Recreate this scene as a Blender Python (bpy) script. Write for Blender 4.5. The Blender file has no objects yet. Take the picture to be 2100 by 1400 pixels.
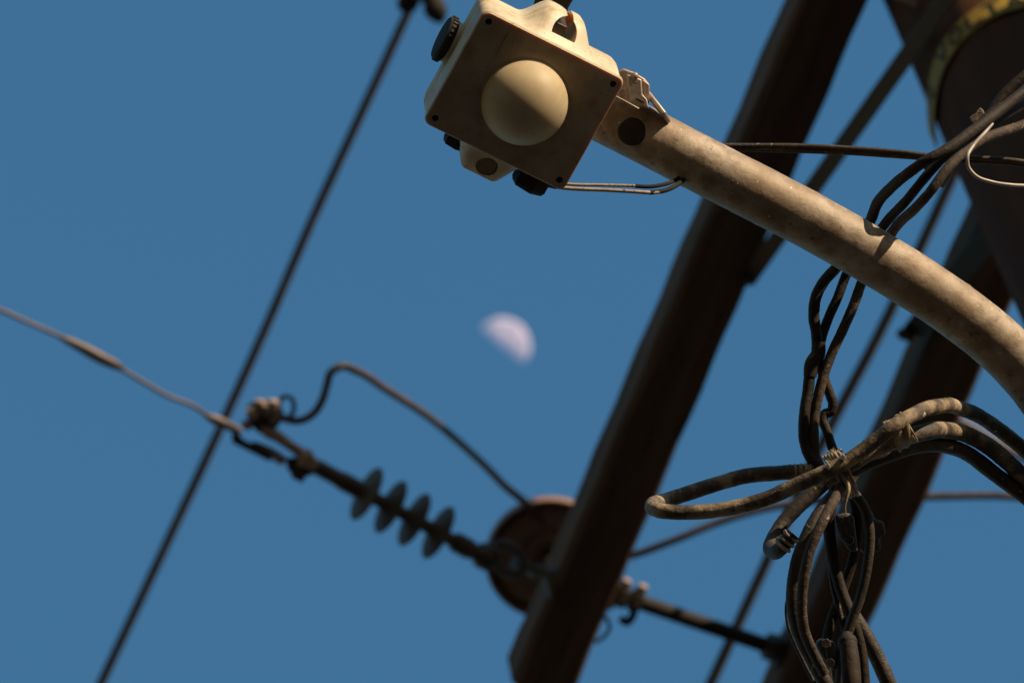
import bpy, bmesh, math, random
from mathutils import Vector, Matrix, noise
random.seed(7)
V = Vector
scene = bpy.context.scene
col = scene.collection

# ------------------------------------------------------------------ camera
EL = math.radians(70.0)
LENS = 200.0
FPX = 2100 * LENS / 36.0
CAM = V((0, 0, 1.6))
F = V((0, math.cos(EL), math.sin(EL)))
U0 = V((0, -math.sin(EL), math.cos(EL)))
R0 = V((1, 0, 0))
ROLL = math.radians(11)
SN, CS = math.sin(ROLL), math.cos(ROLL)
R = CS * R0 - SN * U0
U = SN * R0 + CS * U0
cd = bpy.data.cameras.new('camera')
cam = bpy.data.objects.new('camera', cd)
col.objects.link(cam)
cam.matrix_world = Matrix(((R.x, U.x, -F.x, CAM.x), (R.y, U.y, -F.y, CAM.y), (R.z, U.z, -F.z, CAM.z), (0, 0, 0, 1)))
cd.sensor_width = 36
cd.lens = LENS
cd.clip_start = .1
cd.clip_end = 20000
cd.dof.use_dof = True
cd.dof.focus_distance = 4.5
cd.dof.aperture_fstop = 15.0
cd.dof.aperture_blades = 0
scene.camera = cam

# ------------------------------------------------------------------ light
SUN = (R * .64 + U * .77 - F * .05).normalized()
sun_el = math.asin(SUN.z)
w = bpy.data.worlds.new('World')
scene.world = w
w.use_nodes = True
wn = w.node_tree
sky = wn.nodes.new('ShaderNodeTexSky')
sky.sky_type = 'NISHITA'
sky.sun_disc = False
sky.sun_elevation = sun_el
sky.sun_rotation = math.atan2(SUN.x, SUN.y)
sky.air_density = 3.6
sky.dust_density = 0.0
sky.ozone_density = 9.9
bg = wn.nodes['Background']
wn.links.new(sky.outputs[0], bg.inputs[0])
bg.inputs[1].default_value = 0.15
sd = bpy.data.lights.new('sun', 'SUN')
sd.energy = 2.6
sd.angle = math.radians(.53)
sd.color = (1.0, .82, .57)
so = bpy.data.objects.new('sun', sd)
col.objects.link(so)
so.rotation_euler = SUN.to_track_quat('Z', 'Y').to_euler()
scene.view_settings.view_transform = 'Standard'
scene.view_settings.look = 'None'
scene.view_settings.exposure = 1.22
scene.view_settings.gamma = 1.0
scene.render.engine = 'CYCLES'
scene.cycles.use_denoising = True


# ------------------------------------------------------------------ helpers
def ray(x, y):
    return F + R * ((x - 1050) / FPX) - U * ((y - 700) / FPX)


def PD(x, y, d):
    return CAM + ray(x, y) * d


def PZ(x, y, z):
    r = ray(x, y)
    return CAM + r * ((z - CAM.z) / r.z)


def PX(p):
    """world point -> (photo x, photo y, depth)"""
    v = V(p) - CAM
    d = v.dot(F)
    return (1050 + v.dot(R) / d * FPX, 700 - v.dot(U) / d * FPX, d)


def tag(o, label=None, cat=None, group=None, kind=None):
    if label: o['label'] = label
    if cat: o['category'] = cat
    if group: o['group'] = group
    if kind: o['kind'] = kind
    return o


def empty(name, loc, label, cat, group=None):
    o = bpy.data.objects.new(name, None)
    o.empty_display_size = .05
    col.objects.link(o)
    o.location = loc
    return tag(o, label, cat, group)


def world_of(o):
    m = Matrix.Translation(o.location)
    while o.parent:
        o = o.parent
        m = Matrix.Translation(o.location) @ m
    return m


def mesh_obj(name, vs, fs, mat, parent=None, smooth=True, origin=None, bevel=0, sharp=None):
    """vs are world points; the object gets its own origin (or the parent's)."""
    if origin is None:
        origin = V((0, 0, 0))
        if parent is None:
            for v in vs: origin += V(v)
            origin /= len(vs)
    off = world_of(parent).translation if parent else origin
    me = bpy.data.meshes.new(name)
    me.from_pydata([tuple(V(v) - off) for v in vs], [], fs)
    me.materials.append(M[mat])
    bm = bmesh.new()
    bm.from_mesh(me)
    bmesh.ops.remove_doubles(bm, verts=bm.verts, dist=1e-6)
    bmesh.ops.recalc_face_normals(bm, faces=bm.faces)
    bm.to_mesh(me)
    bm.free()
    for p in me.polygons: p.use_smooth = smooth
    if smooth and sharp:
        me.set_sharp_from_angle(angle=math.radians(sharp))
    o = bpy.data.objects.new(name, me)
    col.objects.link(o)
    if parent:
        o.parent = parent
    else:
        o.location = origin
    if bevel:
        b = o.modifiers.new('bevel', 'BEVEL')
        b.width = bevel
        b.segments = 3
        b.limit_method = 'ANGLE'
        b.angle_limit = math.radians(35)
        b.harden_normals = False
    return o


def catmull(pts, sub):
    """smooth curve through the points, chord-length spaced so that long and short spans can meet"""
    n = len(pts)
    h = [max(1e-6, sum((a - b) ** 2 for a, b in zip(pts[i][:3], pts[i + 1][:3])) ** .5) for i in range(n - 1)]
    sl = [[(b - a) / h[i] for a, b in zip(pts[i], pts[i + 1])] for i in range(n - 1)]
    tg = [sl[0]] + [[(a * h[i] + b * h[i - 1]) / (h[i] + h[i - 1]) for a, b in zip(sl[i - 1], sl[i])] for i in range(1, n - 1)] + [sl[-1]]
    out = []
    for i in range(n - 1):
        for k in range(sub):
            t = k / sub
            a0, a1, b0, b1 = 2 * t ** 3 - 3 * t * t + 1, t ** 3 - 2 * t * t + t, -2 * t ** 3 + 3 * t * t, t ** 3 - t * t
            out.append(tuple(a0 * p + a1 * h[i] * m + b0 * q + b1 * h[i] * w_ for p, q, m, w_ in zip(pts[i], pts[i + 1], tg[i], tg[i + 1])))
    out.append(tuple(pts[-1]))
    return out


def sweep(path, radii, seg=14, wob=0.0):
    """tube along world points; returns verts, faces"""
    path = [V(p) for p in path]
    n = len(path)
    tang = [(path[min(i + 1, n - 1)] - path[max(i - 1, 0)]).normalized() for i in range(n)]
    nrm = tang[0].orthogonal().normalized()
    vs, fs = [], []
    ph = random.random() * 10
    for i in range(n):
        nrm = (nrm - tang[i] * nrm.dot(tang[i])).normalized()
        bi = tang[i].cross(nrm)
        r = radii[i] * (1 + wob * (math.sin(i * .9 + ph) * .5 + math.sin(i * 2.3 + ph * 2) * .5))
        for k in range(seg):
            a = 2 * math.pi * k / seg
            vs.append(path[i] + nrm * math.cos(a) * r + bi * math.sin(a) * r)
    for i in range(n - 1):
        for k in range(seg):
            k2 = (k + 1) % seg
            fs.append((i * seg + k, i * seg + k2, (i + 1) * seg + k2, (i + 1) * seg + k))
    fs.append(tuple(range(seg)))
    fs.append(tuple((n - 1) * seg + k for k in range(seg)))
    return vs, fs


def tube_px(name, pts, thick, mat, parent=None, sub=7, seg=14, wob=0.0, sharp=60, lump=0.0):
    """pts: (x, y, depth[, thickness px]) ; thickness in photo pixels at that depth"""
    full = [(p[0], p[1], p[2], p[3] if len(p) > 3 else thick) for p in pts]
    w3 = [tuple(PD(x, y, d)) + (t * d / FPX / 2,) for x, y, d, t in full]
    s = catmull(w3, sub)
    vs, fs = sweep([p[:3] for p in s], [p[3] for p in s], seg, wob)
    if lump:      # dents, swellings and flaking of an old jacket
        for i in range(len(vs)):
            c = s[min(i // seg, len(s) - 1)]
            rv = vs[i] - V(c[:3])
            q = vs[i]
            k = noise.noise(q * 40) + noise.noise(q * 130) * .35 + max(0, noise.noise(q * 330) - .35) * .9
            vs[i] = V(c[:3]) + rv * (1 + lump * k)
    return mesh_obj(name, vs, fs, mat, parent, True, sharp=sharp)


def tube_w(name, pts, r, mat, parent=None, sub=1, seg=16, radii=None, sharp=50):
    rr = radii or [r] * len(pts)
    q = [tuple(p) + (k,) for p, k in zip(pts, rr)]
    s = catmull(q, sub) if sub > 1 else q
    vs, fs = sweep([p[:3] for p in s], [p[3] for p in s], seg)
    return mesh_obj(name, vs, fs, mat, parent, True, sharp=sharp)


def frame_of(ax):
    ax = ax.normalized()
    e1 = ax.orthogonal().normalized()
    return e1, ax.cross(e1), ax


def lathe(name, org, axis, prof, mat, parent=None, seg=48, sharp=40):
    """prof: list of (r, h) along axis from org"""
    e1, e2, ax = frame_of(V(axis))
    vs, fs = [], []
    for r, h in prof:
        for k in range(seg):
            a = 2 * math.pi * k / seg
            vs.append(V(org) + ax * h + (e1 * math.cos(a) + e2 * math.sin(a)) * max(r, 1e-5))
    for i in range(len(prof) - 1):
        for k in range(seg):
            k2 = (k + 1) % seg
            fs.append((i * seg + k, i * seg + k2, (i + 1) * seg + k2, (i + 1) * seg + k))
    fs.append(tuple(range(seg)))
    fs.append(tuple((len(prof) - 1) * seg + k for k in range(seg)))
    return mesh_obj(name, vs, fs, mat, parent, True, sharp=sharp)


def cyl(name, p, q, r, mat, parent=None, seg=20, bev=.15):
    p = V(p); q = V(q)
    L = (q - p).length
    b = r * bev
    return lathe(name, p, q - p, [(r - b, 0), (r, b), (r, L - b), (r - b, L)], mat, parent, seg, 35)


def hexa(name, p, q, r, mat, parent=None, n=6):
    p = V(p); q = V(q)
    e1, e2, ax = frame_of(q - p)
    L = (q - p).length
    vs, fs = [], []
    for h, k_ in ((0, .88), (.15 * L, 1), (.85 * L, 1), (L, .88)):
        for k in range(n):
            a = 2 * math.pi * k / n
            vs.append(p + ax * h + (e1 * math.cos(a) + e2 * math.sin(a)) * r * k_)
    for i in range(3):
        for k in range(n):
            fs.append((i * n + k, i * n + (k + 1) % n, (i + 1) * n + (k + 1) % n, (i + 1) * n + k))
    fs.append(tuple(range(n)))
    fs.append(tuple(3 * n + k for k in range(n)))
    return mesh_obj(name, vs, fs, mat, parent, False)


def box(name, c, ex, ey, ez, sx, sy, sz, mat, parent=None, bevel=.002, origin=None):
    c = V(c)
    vs = [c + ex * (sx / 2 * i) + ey * (sy / 2 * j) + ez * (sz / 2 * k) for i in (-1, 1) for j in (-1, 1) for k in (-1, 1)]
    fs = [(0, 1, 3, 2), (4, 6, 7, 5), (0, 4, 5, 1), (2, 3, 7, 6), (0, 2, 6, 4), (1, 5, 7, 3)]
    return mesh_obj(name, vs, fs, mat, parent, True, bevel=bevel, origin=origin, sharp=30)


def bar(name, p, q, wdt, thk, mat, parent=None, wdir=None, bevel=.0015):
    p = V(p); q = V(q)
    ex = (q - p).normalized()
    wd = (wdir or F.cross(ex))
    ey = (wd - ex * wd.dot(ex)).normalized()
    ez = ex.cross(ey)
    return box(name, (p + q) / 2, ex, ey, ez, (q - p).length, wdt, thk, mat, parent, bevel)


def prism_px(name, poly, d0, d1, mat, parent=None, bevel=.001):
    """solid plate: outline in the plane at depth d0, thick to d1"""
    n = len(poly)
    vs = [PD(x, y, d0) for x, y in poly]
    vs += [v + F * (d1 - d0) for v in vs]
    fs = [tuple(range(n)), tuple(range(2 * n - 1, n - 1, -1))]
    for k in range(n):
        k2 = (k + 1) % n
        fs.append((k, k2, n + k2, n + k))
    return mesh_obj(name, vs, fs, mat, parent, True, bevel=bevel, sharp=30)


def ring(name, c, axis, rmaj, rmin, mat, parent=None, sx=1.0, dirx=None, seg=36, ms=12):
    e1, e2, ax = frame_of(V(axis))
    if dirx is not None:
        e1 = (V(dirx) - ax * V(dirx).dot(ax)).normalized()
        e2 = ax.cross(e1)
    vs, fs = [], []
    for i in range(seg):
        a = 2 * math.pi * i / seg
        cc = V(c) + e1 * math.cos(a) * rmaj * sx + e2 * math.sin(a) * rmaj
        rd = (e1 * math.cos(a) + e2 * math.sin(a))
        for k in range(ms):
            b = 2 * math.pi * k / ms
            vs.append(cc + rd * math.cos(b) * rmin + ax * math.sin(b) * rmin)
    for i in range(seg):
        for k in range(ms):
            i2, k2 = (i + 1) % seg, (k + 1) % ms
            fs.append((i * ms + k, i2 * ms + k, i2 * ms + k2, i * ms + k2))
    return mesh_obj(name, vs, fs, mat, parent, True)


# ------------------------------------------------------------------ materials
M = {}


def material(name, stops, scale=20, rough=.6, metal=0.0, bump=0.0, bscale=None, stretch=(1, 1, 1), detail=6,
             spots=None, sss=None, rvar=.15, dist=.002, spec=.5):
    """stops: [(pos, rgb)...] noise ramp; spots: (scale, lo, hi, rgb) second patch layer (paint flakes, stains)"""
    m = bpy.data.materials.new(name)
    m.use_nodes = True
    nt = m.node_tree
    N, L = nt.nodes, nt.links
    bs = N['Principled BSDF']
    tc = N.new('ShaderNodeTexCoord')
    mp = N.new('ShaderNodeMapping')
    mp.inputs['Scale'].default_value = stretch
    L.new(tc.outputs['Object'], mp.inputs['Vector'])
    nz = N.new('ShaderNodeTexNoise')
    nz.inputs['Scale'].default_value = scale
    nz.inputs['Detail'].default_value = detail
    nz.inputs['Roughness'].default_value = .62
    L.new(mp.outputs[0], nz.inputs['Vector'])
    rp = N.new('ShaderNodeValToRGB')
    el = rp.color_ramp.elements
    el[0].position, el[0].color = stops[0][0], (*stops[0][1], 1)
    el[1].position, el[1].color = stops[-1][0], (*stops[-1][1], 1)
    for p, c in stops[1:-1]:
        e = el.new(p); e.color = (*c, 1)
    L.new(nz.outputs['Fac'], rp.inputs[0])
    cout = rp.outputs[0]
    fac2 = None
    if spots:
        layers = spots if isinstance(spots, list) else [spots]
        for sc, lo, hi, rgb in layers:
            n2 = N.new('ShaderNodeTexNoise')
            n2.inputs['Scale'].default_value = sc
            n2.inputs['Detail'].default_value = 7
            n2.inputs['Roughness'].default_value = .6
            mp2 = N.new('ShaderNodeMapping')
            mp2.inputs['Location'].default_value = (3.1 + sc, 1.7, 5.3)
            mp2.inputs['Scale'].default_value = stretch
            L.new(tc.outputs['Object'], mp2.inputs['Vector'])
            L.new(mp2.outputs[0], n2.inputs['Vector'])
            mr = N.new('ShaderNodeMapRange')
            mr.inputs['From Min'].default_value = lo
            mr.inputs['From Max'].default_value = hi
            L.new(n2.outputs['Fac'], mr.inputs['Value'])
            mx = N.new('ShaderNodeMix')
            mx.data_type = 'RGBA'
            L.new(mr.outputs[0], mx.inputs[0])
            L.new(cout, mx.inputs[6])
            mx.inputs[7].default_value = (*rgb, 1)
            cout = mx.outputs[2]
            fac2 = mr.outputs[0]
    L.new(cout, bs.inputs['Base Color'])
    bs.inputs['Metallic'].default_value = metal
    bs.inputs['Specular IOR Level'].default_value = spec
    mr = N.new('ShaderNodeMapRange')
    mr.inputs['To Min'].default_value = max(rough - rvar, .05)
    mr.inputs['To Max'].default_value = min(rough + rvar, 1)
    L.new(nz.outputs['Fac'], mr.inputs['Value'])
    L.new(mr.outputs[0], bs.inputs['Roughness'])
    if bump:
        nb = N.new('ShaderNodeTexNoise')
        nb.inputs['Scale'].default_value = bscale or scale * 2
        nb.inputs['Detail'].default_value = 8
        nb.inputs['Roughness'].default_value = .65
        L.new(mp.outputs[0], nb.inputs['Vector'])
        bp = N.new('ShaderNodeBump')
        bp.inputs['Strength'].default_value = bump
        bp.inputs['Distance'].default_value = dist
        hsrc = nb.outputs['Fac']
        if fac2 is not None:
            ad = N.new('ShaderNodeMath'); ad.operation = 'ADD'
            L.new(nb.outputs['Fac'], ad.inputs[0]); L.new(fac2, ad.inputs[1])
            hsrc = ad.outputs[0]
        L.new(hsrc, bp.inputs['Height'])
        L.new(bp.outputs[0], bs.inputs['Normal'])
    if sss:
        bs.inputs['Subsurface Weight'].default_value = sss[0]
        bs.inputs['Subsurface Radius'].default_value = sss[1]
        bs.inputs['Subsurface Scale'].default_value = sss[2]
    M[name] = m
    return m


material('ground', [(.3, (.034, .027, .022)), (.7, (.052, .042, .034))], scale=.6, rough=.95, bump=.3)
material('wood', [(.25, (.068, .039, .024)), (.5, (.128, .077, .049)), (.8, (.21, .135, .09))], scale=26, rough=.85,
         stretch=(.08, 1, 1), bump=.7, bscale=60, dist=.004, spots=(90, .58, .72, (.045, .026, .016)), spec=.15)
material('pole_wood', [(.25, (.048, .019, .007)), (.5, (.075, .030, .011)), (.8, (.115, .048, .02))], scale=26, rough=.9,
         stretch=(1, 1, .07), bump=.8, bscale=50, dist=.006, spots=(14, .6, .75, (.13, .035, .018)), spec=.08)
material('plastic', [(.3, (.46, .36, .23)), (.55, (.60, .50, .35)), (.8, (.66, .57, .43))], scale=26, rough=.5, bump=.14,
         bscale=200, dist=.0007, spots=[(60, .54, .76, (.40, .25, .11)), (24, .54, .85, (.34, .22, .11)), (330, .66, .70, (.20, .13, .07))],
         sss=(.5, (1.0, .42, .12), .010))
material('shaded_plastic', [(.3, (.28, .195, .12)), (.55, (.39, .295, .195)), (.8, (.48, .385, .275))], scale=24, rough=.55, bump=.16,  # browner copy of plastic: underside shade and grime both put into the colour
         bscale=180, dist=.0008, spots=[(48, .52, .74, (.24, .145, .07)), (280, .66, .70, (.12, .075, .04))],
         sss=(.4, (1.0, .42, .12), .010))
material('dome_plastic', [(.3, (.42, .325, .20)), (.7, (.53, .425, .28))], scale=20, rough=.55, spec=.35, bump=.06, bscale=260,
         dist=.0005, spots=[(34, .54, .82, (.40, .26, .11)), (230, .68, .72, (.14, .09, .05))],
         sss=(.6, (1.0, .5, .18), .016))
material('dark_plastic', [(.3, (.022, .017, .013)), (.7, (.045, .036, .028))], scale=60, rough=.75, bump=.3, bscale=200, dist=.001, spec=.2)
material('galvanised', [(.25, (.14, .095, .06)), (.42, (.27, .20, .14)), (.58, (.41, .325, .25)), (.8, (.56, .475, .39))],
         scale=62, rough=.6, metal=.15, bump=.32, bscale=150, dist=.0018, stretch=(1, 1, 1),
         spots=[(34, .52, .66, (.19, .12, .065)), (120, .60, .68, (.12, .075, .042)), (11, .48, .70, (.25, .165, .10)), (260, .675, .70, (.66, .60, .53))])
material('cable_black', [(.3, (.016, .010, .007)), (.6, (.030, .019, .012)), (.85, (.07, .042, .026))], scale=80, rough=.7, spec=.3,
         bump=.55, bscale=240, dist=.0018, spots=[(150, .68, .71, (.30, .22, .15)), (40, .66, .76, (.07, .04, .022))])
material('bracket_metal', [(.3, (.34, .27, .22)), (.7, (.50, .42, .37))], scale=60, rough=.45, metal=.35, bump=.25,
         bscale=200, dist=.0008, spots=(120, .62, .75, (.20, .12, .07)))
material('cable_dirty', [(.36, (.030, .019, .012)), (.47, (.075, .050, .031)), (.57, (.24, .17, .105)), (.74, (.44, .345, .235))],
         scale=42, rough=.68, bump=.6, bscale=230, dist=.0024, stretch=(1, 1, 1.0),
         spots=[(130, .60, .68, (.045, .028, .018)), (110, .655, .68, (.60, .52, .42))])
material('iron', [(.3, (.014, .010, .008)), (.7, (.035, .026, .020))], scale=60, rough=.7, spec=.25, bump=.3, dist=.001,
         spots=(90, .6, .7, (.05, .028, .016)))
material('cable_dark', [(.3, (.018, .011, .007)), (.55, (.034, .021, .013)), (.8, (.11, .070, .042))], scale=80, rough=.62,
         bump=.55, bscale=240, dist=.0018, spots=[(150, .66, .70, (.34, .26, .18)), (40, .66, .76, (.10, .06, .035))])
material('cable_rust', [(.3, (.025, .015, .010)), (.55, (.055, .033, .02)), (.8, (.20, .12, .065))], scale=90, rough=.75,
         bump=.7, bscale=260, dist=.0022, spots=[(170, .64, .68, (.36, .26, .17))])
material('tape', [(.3, (.16, .10, .05)), (.55, (.34, .25, .14)), (.8, (.50, .40, .26))], scale=110, rough=.55, bump=.7,
         bscale=300, dist=.0015, spots=(160, .6, .66, (.08, .05, .03)))
material('thin_white', [(.3, (.28, .22, .18)), (.7, (.42, .35, .29))], scale=70, rough=.4, bump=.1)
material('lead', [(.3, (.22, .15, .10)), (.7, (.42, .32, .24))], scale=120, rough=.5, bump=.5, bscale=300, dist=.001,
         spots=(160, .6, .64, (.06, .045, .035)))
material('steel', [(.3, (.04, .03, .024)), (.7, (.085, .065, .052))], scale=50, rough=.5, metal=.4, bump=.3, dist=.001,
         spots=(90, .6, .7, (.14, .07, .035)))
material('bright_metal', [(.3, (.30, .205, .155)), (.7, (.46, .34, .27))], scale=50, rough=.5, metal=.2, bump=.3, dist=.001,
         spots=(70, .55, .68, (.16, .09, .05)))
material('wire', [(.3, (.07, .052, .046)), (.7, (.13, .10, .09))], scale=60, rough=.5, metal=.3, bump=.3, bscale=300, dist=.001)
material('black_wire', [(.3, (.035, .030, .027)), (.7, (.065, .055, .05))], scale=30, rough=.6, bump=.2, spec=.3)
material('polymer', [(.3, (.085, .060, .043)), (.7, (.125, .092, .068))], scale=40, rough=.6, bump=.1, spec=.3)
material('porcelain', [(.3, (.20, .115, .078)), (.7, (.28, .17, .12))], scale=14, rough=.4, rvar=.06, bump=.03, spec=.4)
material('sign_yellow', [(.3, (.27, .16, .018)), (.7, (.36, .225, .028))], scale=30, rough=.65, bump=.1, spec=.2,
         spots=(70, .60, .75, (.17, .10, .025)))
material('sign_black', [(.3, (.012, .011, .010)), (.7, (.03, .026, .022))], scale=60, rough=.8, spec=.15)
material('connector', [(.3, (.06, .055, .052)), (.7, (.11, .105, .10))], scale=70, rough=.6, metal=.1, bump=.3, dist=.001, spec=.3,
         spots=(90, .55, .7, (.05, .035, .026)))
material('tank_paint', [(.3, (.20, .20, .19)), (.7, (.27, .27, .26))], scale=6, rough=.5, bump=.1, spots=(9, .62, .7, (.16, .08, .04)))

# the moon: thin daylight air in front of it lets the sky show through its unlit side
mm = bpy.data.materials.new('moon_rock')
mm.use_nodes = True
nt = mm.node_tree
nt.nodes.remove(nt.nodes['Principled BSDF'])
df = nt.nodes.new('ShaderNodeBsdfDiffuse')
df.inputs['Roughness'].default_value = 1.0
tr = nt.nodes.new('ShaderNodeBsdfTransparent')
ad = nt.nodes.new('ShaderNodeAddShader')
tcn = nt.nodes.new('ShaderNodeTexCoord')
nzn = nt.nodes.new('ShaderNodeTexNoise')
nzn.inputs['Scale'].default_value = .14
nzn.inputs['Detail'].default_value = 5
rpn = nt.nodes.new('ShaderNodeValToRGB')
rpn.color_ramp.elements[0].position = .35
rpn.color_ramp.elements[0].color = (.48, .38, .44, 1)
rpn.color_ramp.elements[1].position = .65
rpn.color_ramp.elements[1].color = (.88, .70, .78, 1)
nt.links.new(tcn.outputs['Object'], nzn.inputs['Vector'])
nt.links.new(nzn.outputs['Fac'], rpn.inputs[0])
nt.links.new(rpn.outputs[0], df.inputs[0])
nt.links.new(df.outputs[0], ad.inputs[0])
nt.links.new(tr.outputs[0], ad.inputs[1])
geo = nt.nodes.new('ShaderNodeNewGeometry')
mxs = nt.nodes.new('ShaderNodeMixShader')
nt.links.new(geo.outputs['Backfacing'], mxs.inputs[0])
nt.links.new(ad.outputs[0], mxs.inputs[1])
nt.links.new(tr.outputs[0], mxs.inputs[2])
nt.links.new(mxs.outputs[0], nt.nodes['Material Output'].inputs[0])
M['moon_rock'] = mm

# ------------------------------------------------------------------ ground and moon
g = []
for rr in (0, 4, 12, 40, 150, 600, 2500, 6000):
    for k in range(48):
        a = 2 * math.pi * k / 48
        g.append(V((rr * math.cos(a), rr * math.sin(a), 0)))
gf = [(i * 48 + k, i * 48 + (k + 1) % 48, (i + 1) * 48 + (k + 1) % 48, (i + 1) * 48 + k) for i in range(7) for k in range(48)]
tag(mesh_obj('ground', g, gf, 'ground', origin=V((0, 0, 0))), kind='structure')

MD = 3000.0
mc = PD(1030, 709, MD)
mr_ = 57 / FPX * MD
vs, fs = [], []
for i in range(1, 64):
    th = math.pi * i / 64
    for k in range(96):
        a = 2 * math.pi * k / 96
        vs.append(mc + V((math.sin(th) * math.cos(a), math.sin(th) * math.sin(a), math.cos(th))) * mr_)
fs = [(i * 96 + k, i * 96 + (k + 1) % 96, (i + 1) * 96 + (k + 1) % 96, (i + 1) * 96 + k) for i in range(62) for k in range(96)]
fs += [tuple(range(96)), tuple(62 * 96 + k for k in range(96))]
fs = [f for f in fs if sum(((vs[q] - mc) for q in f), V()).dot(SUN) > 0]
tag(mesh_obj('moon', vs, fs, 'moon_rock', origin=mc), 'pale pinkish half moon out of focus in the blue daytime sky', 'moon')

# ------------------------------------------------------------------ pole, twin crossarms
UP = V((0, 0, 1))
B1 = PD(1226, 1145, 8.9)
ZA = B1.z
A = (PZ(1711, 0, ZA) - B1); A.z = 0; A.normalize()
Cc = V((-A.y, A.x, 0))
SEP = .398
ARM_W, ARM_H = .098, .118


def on_arm(k, t, s=0.0, z=0.0):
    """point along crossarm k (0 near the insulator, 1 the other), t along it, s across, z above its underside"""
    return B1 + Cc * (SEP * k) + A * t + Cc * s + UP * z


PC = B1 + A * 1.062 + Cc * (SEP / 2)
PC.z = 0
pole = empty('utility_pole', PC, 'thick dark wooden utility pole in the top right corner with yellow warning band', 'pole')
prof, rad = [], []
NZ = 60
seg = 56
vs, fs = [], []
for i in range(NZ + 1):
    z = -.5 + (ZA + 1.1 + .5) * i / NZ
    r = .176 - .0415 * z / (ZA + 1.1)
    for k in range(seg):
        a = 2 * math.pi * k / seg
        wob = 1 + .012 * math.sin(5 * a + z * 1.3) + .008 * math.sin(11 * a - z * 2.1)
        vs.append(PC + V((math.cos(a) * r * wob, math.sin(a) * r * wob, z)))
for i in range(NZ):
    for k in range(seg):
        k2 = (k + 1) % seg
        fs.append((i * seg + k, i * seg + k2, (i + 1) * seg + k2, (i + 1) * seg + k))
fs += [tuple(range(seg)), tuple(NZ * seg + k for k in range(seg))]
mesh_obj('shaft', vs, fs, 'pole_wood', pole, True, sharp=50)

# warning band: a loose strip round the pole, its tail standing off
ZB = 9.285
BH = .074
BR = .1445


def band_pt(ang, r, z):
    return V((PC.x + math.cos(ang) * r, PC.y + math.sin(ang) * r, z))


# angle (world) of an image direction as seen round the pole
def img_ang(ix, iy):
    n = ix * CS + (-iy) * SN
    u = -ix * SN + (-iy) * CS
    return math.atan2(-u / math.sin(EL), n)


a_tail = img_ang(-205, 90)
vs, fs = [], []
NB = 90
for i in range(NB + 1):
    a = a_tail + 2 * math.pi * .96 * i / NB
    loose = .010 * max(0, 1 - i / 9.0) ** 2
    for rr, zz in ((BR + loose, ZB - BH / 2), (BR + loose, ZB + BH / 2), (BR + loose + .0022, ZB + BH / 2), (BR + loose + .0022, ZB - BH / 2)):
        vs.append(band_pt(a, rr, zz))
for i in range(NB):
    for k in range(4):
        fs.append((i * 4 + k, i * 4 + (k + 1) % 4, (i + 1) * 4 + (k + 1) % 4, (i + 1) * 4 + k))
fs += [(0, 1, 2, 3), (NB * 4, NB * 4 + 1, NB * 4 + 2, NB * 4 + 3)]
band = mesh_obj('warning_band', vs, fs, 'sign_yellow', pole, True, sharp=30)
band['label'] = 'yellow strip wrapped round the pole with black capital letters'
PITCH = .0325
a_T = img_ang(-92, -180)
for i, ch in enumerate('HIGH VOLTAGE'):
    if ch == ' ': continue
    cu = bpy.data.curves.new('letter', 'FONT')
    cu.body = ch
    cu.size = .078
    cu.align_x = 'CENTER'
    cu.extrude = .0006
    to = bpy.data.objects.new('letter', cu)
    col.objects.link(to)
    dg = bpy.context.evaluated_depsgraph_get()
    me = bpy.data.meshes.new_from_object(to.evaluated_get(dg))
    bpy.data.objects.remove(to)
    a0 = a_T + (i - 8) * PITCH / BR
    wd = max(v.co.x for v in me.vertices) - min(v.co.x for v in me.vertices)
    kx = min(1, .025 / max(wd, .012)) if ch != 'I' else .8
    for v in me.vertices:
        v.co = band_pt(a0 + v.co.x * kx / BR, BR + .0034 + v.co.z, ZB - .027 + v.co.y) - PC
    me.materials.clear()
    me.materials.append(M['sign_black'])
    lo = bpy.data.objects.new('letter', me)
    col.objects.link(lo)
    lo.parent = band
# bolts with bright washers on the pole beside the brace foot
for k, (x, y) in enumerate(((1893, 6), (1926, 0))):
    c = PD(x, y, 8.36)
    dv = V((PC.x, PC.y, 0)) - V((c.x, c.y, 0)); dv.normalize()
    p = V((PC.x, PC.y, c.z)) - dv * .13
    hexa('bolt', p, p - dv * .05, .010, 'bright_metal', pole)

# an added transformer tank, unseen beyond the right edge, to shade the pole
TC = V((PC.x, PC.y, 0)) + V((SUN.x, SUN.y, 0)).normalized() * .46
tr_o = empty('sunshade', (TC.x, TC.y, 8.62), 'added unseen grey transformer tank hung beyond the right edge', 'sunshade')
tz = V((TC.x, TC.y, 8.62))
lathe('tank', tz, UP, [(0, 0), (.20, 0), (.225, .012), (.225, .62), (.235, .63), (.235, .66), (.22, .68), (.10, .72), (0, .73)], 'tank_paint', tr_o)
dvt = (V((PC.x, PC.y, 0)) - V((TC.x, TC.y, 0))).normalized()
for zz in (.12, .52):
    bar('hanger', tz + UP * zz + dvt * .21, tz + UP * zz + dvt * .34, .08, .05, 'steel', tr_o, wdir=UP)

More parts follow.
